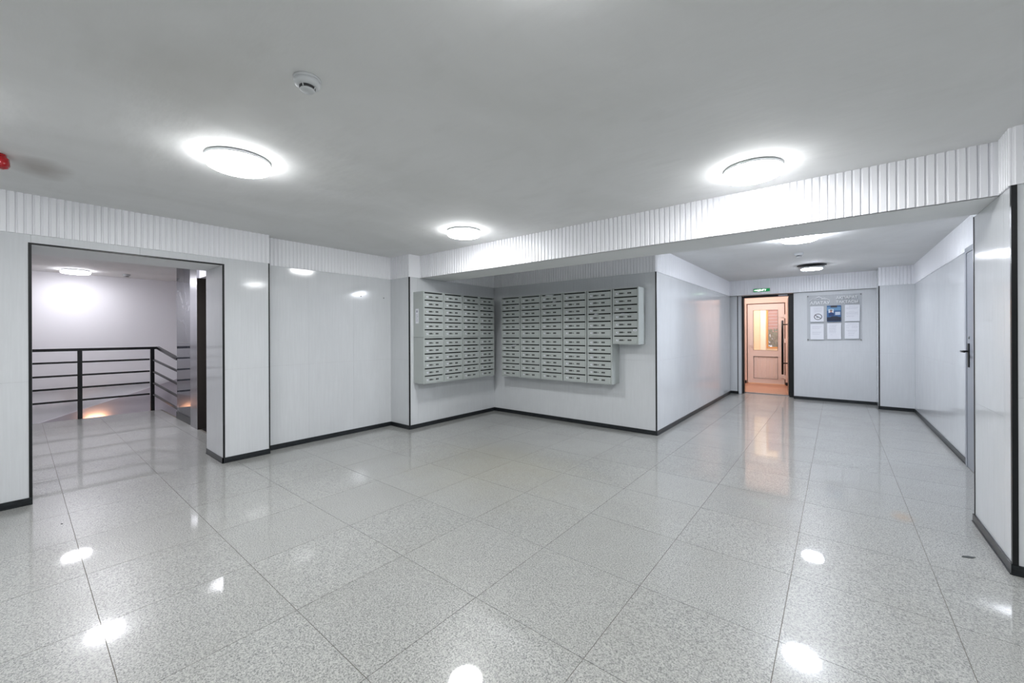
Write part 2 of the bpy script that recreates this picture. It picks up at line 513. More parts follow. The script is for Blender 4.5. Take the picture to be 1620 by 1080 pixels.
# right pier
wall('wall_right_pier', (XN, YN+.14), (XN, YM), seams=(.21,), thick=XJ-XN, zs=(.82,), label='glossy panelled side of the right pier')
link('panel', MB().box(-.14, -.0006, -PT, 0, 0, ZP).mesh('panel', M_PANEL), bpy.data.objects['wall_right_pier'])
wall('wall_right_front', (X1, YN), (XN, YN), seams=rng(.27, 2, .6), label='panelled wall right of the pier corner')
baseboard('right_pier', (XN, YN), (XN, YM), e0=.010, e1=.01)
baseboard('right_front', (X1, YN), (XN, YN), e1=.010)
corner_strip(XN, YN, 0, ZP, 1, 1, .018)
corner_strip(XN, YM, 0, ZP, 1, -1, .008)
frieze((XN, YN), (XN, YB0-.011), ZP, ZC, pitch=.035)
frieze((X1, YN), (XN+.0, YN), ZP, ZC, pitch=.0432)
struct(tname(), MB().box(XN-.001, XN+.02, YB1+.002, YM, ZP, ZC-.001), M_SLAT, 'white frieze piece behind the beam')
# unseen sides closing the lobby
wall('wall_back', (X0, Y0), (X1, Y0), seams=rng(.6, 8, .6), label='wall behind the viewer')
wall('wall_right', (X1, Y0), (X1, YN), seams=rng(.6, 6, .6), label='right side wall of the lobby')
frieze((XL, Y0), (X1, Y0), ZP, ZC, pieces=False)
frieze((X1, Y0), (X1, YN), ZP, ZC, pieces=False)

sh = MB()
sh.box(-10.9, -10.63, -3.0, 10.3, -2.5, 2.9).box(-10.9, 3.3, -3.2, -2.75, -2.5, 2.9).box(2.95, 3.3, -3.0, 10.3, -2.5, 2.9)
sh.box(-10.9, -2.61, 9.94, 10.3, -2.5, 2.9).box(-.29, 3.3, 9.94, 10.3, -2.5, 2.9)
sh.box(-10.9, 3.3, -3.2, 9.94, 2.55, 2.9).box(-10.9, 3.3, -3.2, 10.3, -2.5, -2.31)
struct('wall_outer', sh, M_BACK, 'outer masonry of the building')
# ------------------------------------------------------------------ stair lobby on the left
XW = -10.48
struct('wall_stair_back', MB().box(XW-.14, XW, -1.74, 3.54, -2.2, ZC), M_WHITE, 'white painted wall behind the railing')
struct('wall_stair_near', MB().box(XW, X0-.001, -1.74, -1.6, -2.2, ZC), M_WHITE, 'white near wall of the stair lobby')
struct('wall_stair_far', MB().box(XW, -8.07, 3.4, 3.54, -2.2, ZC), M_WHITE, 'white far wall of the stairwell')
struct('floor_stairwell', MB().box(XW, -8.07, -1.6, 3.4, -2.3, -2.2), M_CEIL2, 'concrete landing one flight below')
# painted dado following the flight
struct(tname(), MB().prism([(-1.59, -.77), (3.39, -.77-1.4), (3.39, .84), (-1.59, -.766)], 'x', XW+.0005, XW+.022) if False else
       MB().prism([(-1.59, -2.19), (3.39, -2.19), (3.39, .84), (-1.59, -.77)], 'x', XW+.0005, XW+.022),
       mat('mauve_grey_dado', lin(205, 200, 208), .6), 'grey sloping stair dado')
# flight below
mb = MB()
for k in range(10):
    mb.box(XW+.03, -9.28, -.9+.28*k, -.9+.28*(k+1), -2.19, -2.2+.165*(k+1))
struct('floor_stairs', mb, M_CEIL2, 'stone steps of the flight below')
# lift block: marble face, steel portal, dark doors
YMb = 1.59
lb = struct('wall_lift', MB().box(-8.068, -7.18, YMb+.004, 3.4, -2.2, ZC-.001), M_WHITE, 'wall block beside the lift clad in marble')
struct('wall_lift_side', MB().box(-7.179, -6.84, YMb+.02, 2.0, 0, ZC-.001), M_WHITE, 'wall behind the lift jamb')
struct('wall_lift_right', MB().box(-5.95, X0, YMb, 2.0, 0, ZC-.001), M_WHITE, 'wall right of the lift')
struct('wall_lift_back', MB().box(-6.839, -5.951, 1.93, 2.0, -.0, 2.0856), M_BACK, 'back of the lift opening')
struct('floor_lift', MB().box(-7.18, X0, 1.601, 2.0, -.2, -.0005), M_STEEL, 'metal lift sill')
struct('wall_lift_lintel', MB().box(-6.839, -5.951, YMb, 2.0, 2.0858, ZC-.001), M_WHITE, 'white wall above the lift doors')
for a, b, c, d in ((-8.069, -7.62, 0, 1.19), (-7.619, -7.181, 0, 1.19), (-8.069, -7.62, 1.191, ZC-.002), (-7.619, -7.181, 1.191, ZC-.002)):
    link('panel', MB().box(a, b-.0008, YMb-.004, YMb+.003, c, d-.0008).mesh('panel', M_MARB), lb)
link('panel', MB().box(-8.073, -8.069, YMb-.004, 1.99, 0, ZC-.002).mesh('panel', M_STEEL), lb)
struct('baseboard_lift', MB().box(-8.073, -7.181, YMb-.014, YMb-.0045, .001, .10), M_BASE, 'black skirting under the marble')
lift = thing('door_1', 'brushed steel lift portal with dark steel doors behind the pier', 'lift', (-6.84, YMb, 0))
link('jamb', MB().box(-.34, 0, -.03, .018, .001, 2.388).mesh('jamb', M_STEEL), lift)
link('reveal', MB().box(0.0, .012, -.0299, .31, .001, 2.083).mesh('reveal', M_DSTEEL), lift)
link('door', MB().box(.014, .45, .27, .30, .001, 2.083).mesh('door', M_DSTEEL), lift)
link('door', MB().box(.452, .88, .27, .30, .001, 2.083).mesh('door', M_DSTEEL), lift)

# railing
rail = thing('stair_railing', 'black metal railing guarding the open stairwell', 'railing', (-9.2, .62, 0))
def P(x, y, z): return (x+9.2, y-.62, z)
def railpart(name, mb): return link(name, mb.mesh(name, M_RAIL), rail)
for y in (-.28, .62, 1.475):
    railpart('post', MB().box(-.02, .02, y-.62-.026, y-.62+.026, .001, 1.06))
zb = (.888, .685, .49, .293)
railpart('handrail', MB().box(-.025, .025, -2.21, .93, 1.0605, 1.102)).name = 'handrail'
mb = MB(); mb.tube(P(-9.2, 1.545, 1.085), P(-8.085, 1.60, .925), .021, square=True); railpart('handrail', mb)
for z in zb:
    railpart('bar', MB().box(-.010, .010, -2.21, .82, z-.0135, z+.0135))
    mb = MB(); mb.tube(P(-9.2, 1.475, z), P(-8.085, 1.60, z-.155), .013, square=True); railpart('bar', mb)

# step light washing the dado below the landing edge
sl = thing('step_light', 'small warm wall light glowing low behind the railing', 'light', (XW+.023, .90, -.235))
link('housing', MB().box(0, .04, -.11, .11, -.04, .0).mesh('housing', M_DARKP), sl)
link('diffuser', MB().box(.006, .034, -.10, .10, .0005, .006).mesh('diffuser', emis('warm_step_glow', (1.0, .50, .24), 150.0)), sl)

# ------------------------------------------------------------------ vestibule beyond the entrance
YV = 11.95
struct('floor_vestibule', MB().box(-2.6, -.3, 9.98, 14.3, -.2, .0), mat('orange_stone_floor', lin(186, 150, 130), .35), 'orange brown vestibule floor')
t = NT(bpy.data.materials['orange_stone_floor'])
t.l(t.ramp(t.noise(t.pos(), 60, 4), [(.3, lin(170, 124, 98)), (.7, lin(206, 160, 134))]), t.b.inputs['Base Color'])
struct('wall_vestibule_left', MB().box(-2.6, -2.5, 9.93, 14.3, 0, 2.6), M_VEST, 'pale pink vestibule wall')
struct('wall_vestibule_right', MB().box(-.42, -.3, 9.93, 14.3, 0, 2.6), M_VEST, 'pale pink right vestibule wall')
struct('ceiling_vestibule', MB().box(-2.6, -.3, 9.93, 14.3, 2.6, 2.7), M_VEST, 'vestibule ceiling')
struct('wall_vestibule_front', MB().box(-2.5, -1.576, 9.921, 9.99, 0, 2.6).box(-.655, -.42, 9.921, 9.99, 0, 2.6).box(-1.64, -.655, 9.921, 9.99, 2.083, 2.6), M_VEST, 'back of the entrance wall')
struct('wall_vestibule_back', MB().box(-2.5, -1.81, YV-.07, YV+.05, 0, 2.6).box(-.975, -.42, YV-.07, YV+.05, 0, 2.6).box(-1.81, -.975, YV-.07, YV+.05, 2.045, 2.6), M_VEST, 'pink wall around the white door')
struct('baseboard_vestibule', MB().box(-2.5, -1.812, YV-.085, YV-.071, .001, .075).box(-.973, -.42, YV-.085, YV-.071, .001, .075), M_BLACK, 'black vestibule skirting')
# white half-glazed door
ud = thing('door_4', 'white plastic door with glass upper half beyond the black entrance frame', 'door', (-1.79, YV, 0))
X = lambda x: x+1.79
fr = MB()
x0, x1 = 0.0, .79
fr.box(x0, .115, -.03, .03, .02, 2.025).box(.67, x1, -.03, .03, .02, 2.025)
fr.box(.115, .67, -.03, .03, .02, .12).box(.115, .67, -.03, .03, 1.885, 2.025).box(.115, .67, -.03, .03, .715, .84)
link('door_frame', fr.mesh('door_frame', M_UPVC), ud)
bd = MB()
for (a, b, c, d) in ((.115, .67, .12, .135), (.115, .67, .70, .715), (.115, .13, .135, .70), (.655, .67, .135, .70),
                     (.115, .67, .84, .852), (.115, .67, 1.873, 1.885), (.115, .127, .852, 1.873), (.658, .67, .852, 1.873)):
    bd.box(a, b, -.036, -.0305, c, d)
link('bead', bd.mesh('bead', M_UPVC), ud)
gk = MB()
for (a, b, c, d) in ((.131, .654, .136, .141), (.131, .654, .694, .699), (.131, .136, .141, .694), (.649, .654, .141, .694),
                     (.128, .657, .853, .859), (.128, .657, 1.866, 1.872), (.128, .134, .859, 1.866), (.651, .657, .859, 1.866)):
    gk.box(a, b, -.0365, -.0125, c, d)
link('gasket', gk.mesh('gasket', M_DARKP), ud)
link('door_recess_shade', MB().box(-.019, .0, .032, .05, .001, 2.044).box(.79, .814, .032, .05, .001, 2.044).box(.0, .79, .032, .05, 2.026, 2.044).mesh('door_recess_shade', mat('recess_shade_brown', lin(150, 112, 92), .6)), ud)  # brown strips paint in the recess shade round the door
for k in range(6):
    w = .525/6; link('plank', MB().box(.131+k*w+.002, .131+(k+1)*w-.002, -.012, .006, .136, .699).mesh('plank', M_UPVC), ud)
link('door_glass', MB().box(.128, .657, -.004, .004, .853, 1.872).mesh('door_glass', M_GLASS), ud)
hm = MB().box(.045, .075, -.042, -.031, .86, 1.06).box(.052, .068, -.075, -.042, .985, 1.0).box(.052, .135, -.085, -.072, .983, 1.0)
link('handle', hm.mesh('handle', M_UPVC), ud)
for z in (.2, 1.1, 1.7):
    link('hinge', MB().box(.72, .80, -.055, -.031, z-.02, z+.02).box(.79, .815, -.06, -.03, z-.05, z+.05).mesh('hinge', M_UPVC), ud)
# room beyond the white door
YW2 = 14.0
struct('wall_porch_back', MB().box(-2.5, -1.615, YW2, YW2+.12, 0, 2.6).box(-1.615, -.42, YW2, YW2+.12, 0, .84).box(-1.615, -.42, YW2, YW2+.12, 2.2, 2.6)
       .box(-.9, -.42, YW2, YW2+.12, .84, 2.2), M_CREAM, 'cream porch wall with window')
struct(tname(), MB().box(-1.76, -1.63, YW2-.06, YW2-.001, 0, 2.6), mat('white_gloss', lin(252, 250, 246), .4), 'white pilaster beside the window')
wn = struct('window_1', MB().box(-1.614, -1.575, YW2-.02, YW2+.08, .841, 2.199).box(-1.575, -.901, YW2-.02, YW2+.08, .841, .88)
            .box(-1.575, -.901, YW2-.02, YW2+.08, 2.16, 2.199).box(-.94, -.901, YW2-.02, YW2+.08, .88, 2.16), M_OCHRE, 'ochre wooden window frame')
link('pane', MB().box(-1.574, -.941, YW2+.02, YW2+.026, .881, 2.159).mesh('pane', M_GLASS), wn)
# outdoors seen through it
gt = thing('corrugated_fence', 'red corrugated fence seen through the porch window', 'fence', (-1.2, 16.6, 0))
gm = mat('red_sheet_metal', lin(236, 140, 128), .5)
for k in range(14):
    z = 1.25+k*.11
    link('sheet_rib', MB().prism([(-.0, z), (.03, z+.02), (.03, z+.085), (0, z+.105)], 'x', -2.2, 2.2).mesh('sheet_rib', gm), gt)
for px in (-2.2, 2.12): link('post', MB().box(px, px+.08, .04, .12, .0, 2.8).mesh('post', M_GREYM), gt)
hb = MB()
for k in range(4000):
    x = random.uniform(-1.4, .9); y = random.uniform(0, .5); z = random.uniform(.0, 1.6)
    a = random.uniform(0, 6.28); s = random.uniform(.07, .13); tz = random.uniform(-.6, .6)
    i = len(hb.v)
    hb.v += [(x, y, z), (x+s*math.cos(a)*.5, y+s*math.sin(a)*.5, z+s*.5), (x+s*math.cos(a), y+s*math.sin(a), z+tz*s), (x+s*math.cos(a)*.5, y+s*math.sin(a)*.5, z-s*.4)]
    hb.f.append((i, i+1, i+2, i+3)); hb.sm.append(False)
hd2 = thing('hedge', 'grey-green hedge below the red fence outside the window', 'hedge', (-1.2, 15.6, -.2))
fo = link('foliage', hb.mesh('foliage', mat('hedge_green', lin(112, 130, 102), .7), recalc=False), hd2); fo['kind'] = 'stuff'
for px in (-1.0, .3): link('stem', MB().tube((px, .25, .21), (px, .25, .9), .02).mesh('stem', M_DARKP), hd2)
struct('floor_outside', MB().box(-5, 4, 14.3, 19, -.2, .0), M_GROUT, 'ground outside')
def bulb_lamp(loc, energy, color, label):
    r = thing('vestibule_lamp', label, 'ceiling light', loc)
    link('lamp_base', MB().lathe([(0, 0), (.09, 0), (.09, -.03), (0, -.03)], 32).mesh('lamp_base', M_PLAST), r)
    link('lamp_globe', MB().lathe([(.085, -.031), (.083, -.06), (.06, -.09), (.03, -.102), (.0005, -.105)], 32).mesh('lamp_globe', emis('warm_globe', color, energy)), r)
bulb_lamp((-1.45, 10.75, 2.598), 235.0, (1.0, .90, .85), 'warm round ceiling lamp in the vestibule between the two doors')
bulb_lamp((-1.5, 13.0, 2.598), 330.0, (1.0, .92, .80), 'warm round ceiling lamp in the porch behind the glazed door')

# entrance door: black frame, black leaf swung outwards, long pull handle
ed = thing('door_3', 'black metal entrance door swung open with a long pull handle', 'door', (-1.12, 9.86, 0))
fr = MB()
fr.box(-.455, -.42, -.06, .06, .001, 2.075).box(.375, .452, -.06, .06, .001, 2.075).box(-.42, .375, -.06, .06, 2.04, 2.08)
link('door_frame', fr.mesh('door_frame', M_BLACK), ed)
ang = math.radians(5.6)
lf = link('door_leaf', MB().box(-.05, 0, 0, .86, .012, 2.035).mesh('door_leaf', M_BLACK), ed, (.408, .065, 0))
lf.rotation_euler = (0, 0, ang)
hp = MB().tube((-.145, .80, .37), (-.145, .80, 1.57), .021).tube((-.051, .80, .62), (-.145, .80, .62), .012).tube((-.051, .80, 1.48), (-.145, .80, 1.48), .012)
hh = link('pull_handle', hp.mesh('pull_handle', M_BLACK), lf)
link('closer', MB().box(.20, .36, -.075, -.0605, 2.045, 2.075).mesh('closer', M_STEEL), ed)
struct('threshold', MB().box(-1.575, -.74, 9.93, 9.995, -.001, .016), M_STEEL, 'metal threshold strip')
bpy.data.objects['threshold'].name = tname()

# exit sign above
ex = thing('exit_sign', 'small lit green exit sign above the entrance', 'sign', (-1.18, 9.543, 2.135))
link('sign_housing', MB().box(-.148, .148, -.018, -.0005, -.004, .064).mesh('sign_housing', M_PLAST), ex)
link('sign_face', MB().box(-.142, .142, -.022, -.0185, .0, .06).mesh('sign_face', emis('exit_green', (.03, .36, .12), .75)), ex)
def textmesh(name, body, size, m, depth=.002, bold=0.0):
    cu = bpy.data.curves.new(name, 'FONT'); cu.body = body; cu.size = size; cu.extrude = depth; cu.offset = bold
    cu.align_x = 'LEFT'; cu.resolution_u = 3
    o = bpy.data.objects.new(name, cu); COL.objects.link(o)
    bpy.context.view_layer.update()
    me = bpy.data.meshes.new_from_object(o.evaluated_get(bpy.context.evaluated_depsgraph_get()))
    bpy.data.objects.remove(o); me.materials.clear(); me.materials.append(m)
    return me
def place_text(name, body, w, h, loc, m, parent, depth=.002, bold=0.0):
    """stands on a wall facing -Y, left-bottom at loc, scaled to w x h"""
    me = textmesh(name, body, 1.0, m, .0, bold)
    xs = [v.co.x for v in me.vertices]; ys = [v.co.y for v in me.vertices]
    sx, sy = w/(max(xs)-min(xs)), h/(max(ys)-min(ys))
    me2 = textmesh(name, body, 1.0, m, 1.0, bold)
    for v in me2.vertices:
        x, y, z = v.co
        v.co = ((x-min(xs))*sx, -depth if z > 0 else 0, (y-min(ys))*sy)
    o = link(name, me2, parent, loc); return o
M_GLOWW = emis('sign_white', (.9, 1.0, .92), 3.0)
place_text('lettering', 'ШЫҒУ', .150, .038, (-.070, -.0222, .011), M_GLOWW, ex, .001, .01)
link('pictogram', MB().box(-.128, -.085, -.0245, -.0222, .024, .034).prism([(-.096, .014), (-.074, .029), (-.096, .044)], 'y', -.0245, -.0222).mesh('pictogram', M_GLOWW), ex)

# ------------------------------------------------------------------ notice board
nb = thing('notice_board', 'clear acrylic notice board with white raised lettering on the end wall', 'notice board', (-.44, YE, 1.15))
link('acrylic_sheet', MB().box(0, .80, -.030, -.025, 0, .86).mesh('acrylic_sheet', M_ACRYL), nb)
for x, z in ((.012, .015), (.785, .015), (.012, .845), (.785, .845)):
    link('standoff', MB().lathe([(0, 0), (.011, 0), (.011, -.034), (0, -.034)], 16, (x, -.001, z), 'y').mesh('standoff', M_CHROME), nb)
# lathe along y puts -h on +/-; keep letters explicit
M_LET = mat('white_letter', lin(253, 254, 255), .5)
place_text('lettering', 'АЛАТАУ', .30, .058, (.045, -.0305, .685), M_LET, nb, .014, .018)
place_text('lettering', 'АҚПАРАТ', .305, .062, (.435, -.0305, .760), M_LET, nb, .014, .018)
place_text('lettering', 'ТАҚТАСЫ', .31, .062, (.435, -.0305, .680), M_LET, nb, .014, .018)
# mountain emblem: three ridges
em = MB()
def ridge(pts, w=.008):
    for (x, z), (x2, z2) in zip(pts, pts[1:]):
        em.prism([(x, z), (x2, z2), (x2, z2+w), (x, z+w)], 'y', -.042, -.0305)
ridge([(.035, .752), (.085, .785), (.105, .775), (.135, .795)], .010)
ridge([(.10, .775), (.165, .815), (.185, .822), (.235, .790)], .012)
ridge([(.215, .770), (.262, .795), (.345, .752)], .010)
ridge([(.120, .765), (.150, .780), (.172, .772), (.190, .790)], .007)
ridge([(.235, .775), (.255, .778), (.285, .765)], .007)
link('emblem', em.mesh('emblem', M_LET), nb)

YS = YE-.032
def notice(label, x, z, w=.206, h=.297, tilt=0.0, ang=0.0, m=None):
    o = thing('notice', label, 'notice', (x, YS, z), 0, 'paper notices on the clear board')
    o.rotation_euler = (0, ang, 0)
    mb = MB().box(0, w, -.004, 0, 0, h)
    link('sheet', mb.mesh('sheet', m or M_PAPER), o)
    return o
def lines(o, rows, x0=.025, x1=.18, th=.0028, ragged=True, m=None):
    mb = MB()
    for z, a, b in rows:
        x = a
        while x < b-.004:
            l = random.uniform(.012, .035); mb.box(x, min(b, x+l), -.0046, -.0041, z, z+th); x += l+.004
    q = link('print', mb.mesh('print', m or M_INK), o); q['kind'] = 'stuff'; return q
o = notice('white no-smoking notice, upper left sheet of the clear board', -.390, 1.503)
lines(o, [(.262, .05, .175), (.245, .06, .18), (.225, .05, .185), (.205, .07, .18), (.19, .05, .17)])
ring = MB(); n = 40
for k in range(n):
    a0, a1 = 2*math.pi*k/n, 2*math.pi*(k+1)/n
    ring.prism([(.118+.062*math.cos(a0), .095+.058*math.sin(a0)), (.118+.062*math.cos(a1), .095+.058*math.sin(a1)),
                (.118+.052*math.cos(a1), .095+.048*math.sin(a1)), (.118+.052*math.cos(a0), .095+.048*math.sin(a0))], 'y', -.0052, -.0041)
ring.prism([(.072, .124), (.078, .132), (.164, .066), (.158, .058)], 'y', -.0053, -.0041)
ring.prism([(.088, .090), (.092, .098), (.120, .082), (.116, .074)], 'y', -.0052, -.0041)
ring.prism([(.116, .084), (.130, .092), (.126, .098)], 'y', -.0052, -.0041)
link('no_smoking_symbol', ring.mesh('no_smoking_symbol', M_INKD), o)
o = notice('blue police poster with an officer portrait, upper middle of the clear board', -.140, 1.503, .208, .300, m=mat('poster_blue', lin(52, 96, 146), .4))
def flat(o, name, x0, x1, z0, z1, m, d=.0005): return link(name, MB().box(x0, x1, -.0042-d, -.0041, z0, z1).mesh(name, m), o)
flat(o, 'poster_sky', .002, .206, .205, .270, mat('poster_light_blue', lin(104, 150, 190), .4))
flat(o, 'poster_top', .055, .150, .262, .298, mat('poster_dark', lin(44, 46, 58), .4), .0007)
flat(o, 'car_band', .002, .206, .008, .082, mat('poster_navy', lin(20, 32, 58), .4), .0007)
cb = MB().prism([(.01, .075), (.04, .078), (.075, .098), (.15, .098), (.19, .078), (.2, .06), (.01, .06)], 'y', -.0052, -.0041)
link('car_shape', cb.mesh('car_shape', mat('poster_car', lin(28, 38, 56), .4)), o)
flat(o, 'portrait_card', .025, .100, .165, .232, mat('poster_pale', lin(214, 222, 232), .4), .0008)
pf = MB().lathe([(0, 0), (.017, 0), (.017, -.0018), (0, -.0018)], 20, (.063, -.0042, .200), 'y')
link('portrait_body', MB().prism([(.028, .105), (.105, .105), (.100, .150), (.080, .172), (.050, .172), (.030, .150)], 'y', -.0054, -.0041).mesh('portrait_body', mat('uniform_blue', lin(34, 62, 112), .5)), o)
link('portrait_face', MB().prism([(.063+.015*math.cos(a*math.pi/8), .192+.020*math.sin(a*math.pi/8)) for a in range(16)], 'y', -.0058, -.0041).mesh('portrait_face', mat('print_skin', lin(190, 140, 122), .5)), o)
link('portrait_cap', MB().prism([(.044, .204), (.082, .204), (.086, .214), (.075, .222), (.051, .222), (.040, .214)], 'y', -.0061, -.0041).mesh('portrait_cap', mat('cap_grey', lin(96, 100, 116), .5)), o)
flat(o, 'text_card', .122, .196, .122, .180, mat('poster_card', lin(196, 208, 224), .4), .0008)
lines(o, [(.240, .125, .19), (.226, .12, .195), (.04, .03, .18), (.022, .05, .17)], m=mat('print_pale', lin(150, 176, 204), .5))
o = notice('white sheet with two paragraphs, upper right of the clear board', .119, 1.505, .210, .300, ang=.012)
lines(o, [(.272, .06, .14), (.252, .02, .19), (.238, .02, .18), (.224, .02, .16), (.180, .06, .13), (.160, .02, .19), (.146, .02, .18), (.130, .02, .19), (.100, .02, .15), (.086, .02, .13)])
o = notice('mostly blank white sheet, lower left of the clear board', -.390, 1.166, .206, .296)
lines(o, [(.245, .03, .18), (.225, .03, .16), (.205, .03, .15), (.140, .03, .17), (.125, .03, .16), (.10, .03, .14)])
o = notice('white sheet with a ruled table, lower middle of the clear board', -.136, 1.173, .204, .297)
lines(o, [(.262, .04, .15)]+[(.248-.016*k, .03, .13) for k in range(9)]+[(.085, .05, .08)])
o = notice('white sheet with columns of text, lower right of the clear board', .118, 1.183, .202, .299)
lines(o, [(.270, .04, .18), (.236, .02, .08), (.236, .10, .18), (.216, .10, .19), (.200, .02, .07), (.200, .10, .18), (.155, .02, .18), (.138, .04, .17), (.11, .05, .15), (.09, .05, .14), (.06, .05, .13)])

# ------------------------------------------------------------------ mailboxes
DH, SL = .0835, .0165
def door_parts(w):
    d = MB().box(-w/2, w/2, -.004, .010, 0, DH)
    dm = d.mesh('door', M_BOX)
    vm = MB()
    for k in range(3): vm.box(-w*.26+k*.017, -w*.26+k*.017+.013, -.0048, -.0041, .030, .050)
    for k in range(3): vm.box(w*.10+k*.017, w*.10+k*.017+.013, -.0048, -.0041, .030, .050)
    lm = MB().lathe([(0.0005, 0), (.009, 0), (.009, .003), (.0005, .003)], 14, (-.02, -.0072, .039), 'y')
    pm = MB().box(-w*.40, -w*.40+.030, -.0046, -.0041, .028, .048)
    return dm, vm.mesh('vent_holes', M_HOLE), lm.mesh('lock', M_CHROME), pm.mesh('number_plate', M_PAPER), MB().box(-w*.40+.010, -w*.40+.034, -.0050, -.0047, .037, .042).mesh('number', M_INKD)
CACHE = {}
def mailbox(label, loc, rz, w, rows, depth=.218, group='mailbox cabinets'):
    """front faces local -Y; origin at bottom centre of the back plane"""
    H = rows*(DH+SL)+.024
    key = (round(w, 3), rows)
    if key not in CACHE:
        b = MB(); t = .010
        b.box(-w/2, -w/2+t, -depth, 0, 0, H).box(w/2-t, w/2, -depth, 0, 0, H).box(-w/2+t, w/2-t, -depth, 0, 0, t).box(-w/2+t, w/2-t, -depth, 0, H-t, H)
        b.box(-w/2+t, w/2-t, -.006, 0, t, H-t)
        b.box(-w/2+t, -w/2+t+.008, -depth, -depth+.008, t, H-t).box(w/2-t-.008, w/2-t, -depth, -depth+.008, t, H-t)
        inn = MB().box(-w/2+t+.0005, w/2-t-.0005, -depth+.03, -.0065, t+.0005, H-t-.0005)  # dark block standing for the unlit space behind the slots
        CACHE[key] = (b.mesh('cabinet_body', M_BOX), inn.mesh('slot_shade', M_BOXSHADE), door_parts(w-.040), H)
    bm, im, dp, H = CACHE[key]
    o = thing('mailbox_cabinet', label, 'mailbox', loc, rz, group)
    link('cabinet_body', bm, o); link('slot_shade', im, o)
    for k in range(rows):
        d = link('door', dp[0], o, (0, -depth+.001, .012+k*(DH+SL)))
        for nme, me in zip(('vent_holes', 'lock', 'number_plate', 'number'), dp[1:]):
            q = link(nme, me, d)
            if nme == 'vent_holes': q['kind'] = 'stuff'
    return o, H
ordn = ['first', 'second', 'third', 'fourth', 'fifth']
# left bank (faces +X): rotation 90deg: local -Y -> +X
for i, (y0, y1) in enumerate(zip((3.432, 3.792, 4.158, 4.518), (3.792, 4.158, 4.518, 4.868))):
    for lev, z in ((0, .628), (1, 1.255)):
        nm = 'upper' if lev else 'lower'
        mailbox('grey %s mailbox cabinet, %s from the outer end of the left wall%s' % (nm, ordn[i], ', sticker on side' if (i == 0 and lev) else ''),
                (XE+.001, (y0+y1)/2, z), math.pi/2, (y1-y0)-.008, 6, .219)
cr = (-4.182, -3.797, -3.415, -3.031, -2.648, -2.274, -1.918)
for i in range(5):
    for lev, z in ((0, .628), (1, 1.255)):
        nm = 'upper' if lev else 'lower'
        mailbox('grey %s mailbox cabinet, %s column from the alcove corner on the back wall' % (nm, ordn[i]),
                ((cr[i]+cr[i+1])/2, YF-.001, z), 0, cr[i+1]-cr[i]-.012, 6, .219)
mailbox('tall seven-door grey mailbox cabinet hanging alone at the right end of the bank', ((cr[5]+cr[6])/2, YF-.001, 1.160), 0, cr[6]-cr[5]-.008, 7, .219)
# paper sticker on the left bank's side
st = thing('sticker', 'small white paper sticker on the side of the left mailbox bank', 'sticker', (-4.476, 3.4355, 1.445))
link('sticker_sheet', MB().box(0, .066, -.0015, 0, 0, .20).mesh('sticker_sheet', M_PAPER), st)
sm_ = MB().prism([(.014, .15), (.05, .15), (.046, .185), (.032, .176), (.018, .185)], 'y', -.002, -.0016)
for k in range(5): sm_.box(.012+.004*(k % 2), .052-.005*(k % 3), -.002, -.0016, .03+k*.021, .036+k*.021)
link('print', sm_.mesh('print', M_INK), st)
st = thing('sticker', 'small white label stuck on the sixth door of the seven-door mailbox cabinet', 'sticker', (-1.990, YF-.001-.219-.0035, 1.328))
link('sticker_sheet', MB().box(0, .045, -.001, 0, 0, .022).mesh('sticker_sheet', M_PAPER), st)
link('print', MB().box(.008, .016, -.0014, -.0011, .008, .014).box(.018, .026, -.0014, -.0011, .008, .014).box(.028, .038, -.0014, -.0011, .008, .014).mesh('print', M_INKD), st)
# letters poking out of slots (loc, width, tilt, label)
def letter(x, z, w, rot, label, front=YF-.22):
    o = thing('letter', label, 'letter', (x, front, z)); o.rotation_euler = (.35, rot, .15)
    link('envelope', MB().box(-w/2, w/2, -.035, .018, -.001, .001).mesh('envelope', M_PAPER), o)
letter(-2.10, 1.551, .11, .03, 'white envelope sticking out of the seven-door cabinet slot')
letter(-3.25, 1.862, .12, .04, 'folded paper in the top slot of the third upper column')
letter(-3.16, 1.765, .05, -.1, 'small paper corner in the second slot of the third upper column')
letter(-3.93, 1.121, .09, -.12, 'tilted leaflet in the first lower column beside the alcove corner')
letter(-2.50, 1.560, .05, .1, 'paper scrap in a slot of the fifth upper column')

# ------------------------------------------------------------------ grey service door in the right corridor wall
kd = thing('door_2', 'grey steel service door with black lever handle, half hidden by the right pier', 'door', (XJ, 5.812, 0))
fm = MB().box(-.016, -.0005, -.055, 0, .001, 2.107).box(-.016, -.0005, -1.02, -.965, .001, 2.107).box(-.016, -.0005, -.965, -.055, 2.055, 2.107)
link('door_frame', fm.mesh('door_frame', M_GREYM), kd)
link('door_leaf', MB().box(-.012, -.0006, -.962, -.058, .006, 2.052).mesh('door_leaf', M_GREYM), kd)
link('escutcheon', MB().box(-.022, -.0125, -.155, -.120, .965, 1.19).mesh('escutcheon', M_BLACK), kd)
link('lever_handle', MB().tube((-.022, -.138, 1.115), (-.066, -.138, 1.115), .009).tube((-.064, -.130, 1.115), (-.064, -.265, 1.115), .009).mesh('lever_handle', M_BLACK), kd)
link('keyhole_cover', MB().lathe([(0, 0), (.014, 0), (.014, -.006), (0, -.006)], 16, (-.0125, -.138, 1.245), 'x').mesh('keyhole_cover', M_CHROME), kd)
link('door_plate', MB().box(-.0145, -.0125, -.42, -.31, 1.60, 1.83).mesh('door_plate', mat('brass_plate', lin(176, 150, 104), .4)), kd)

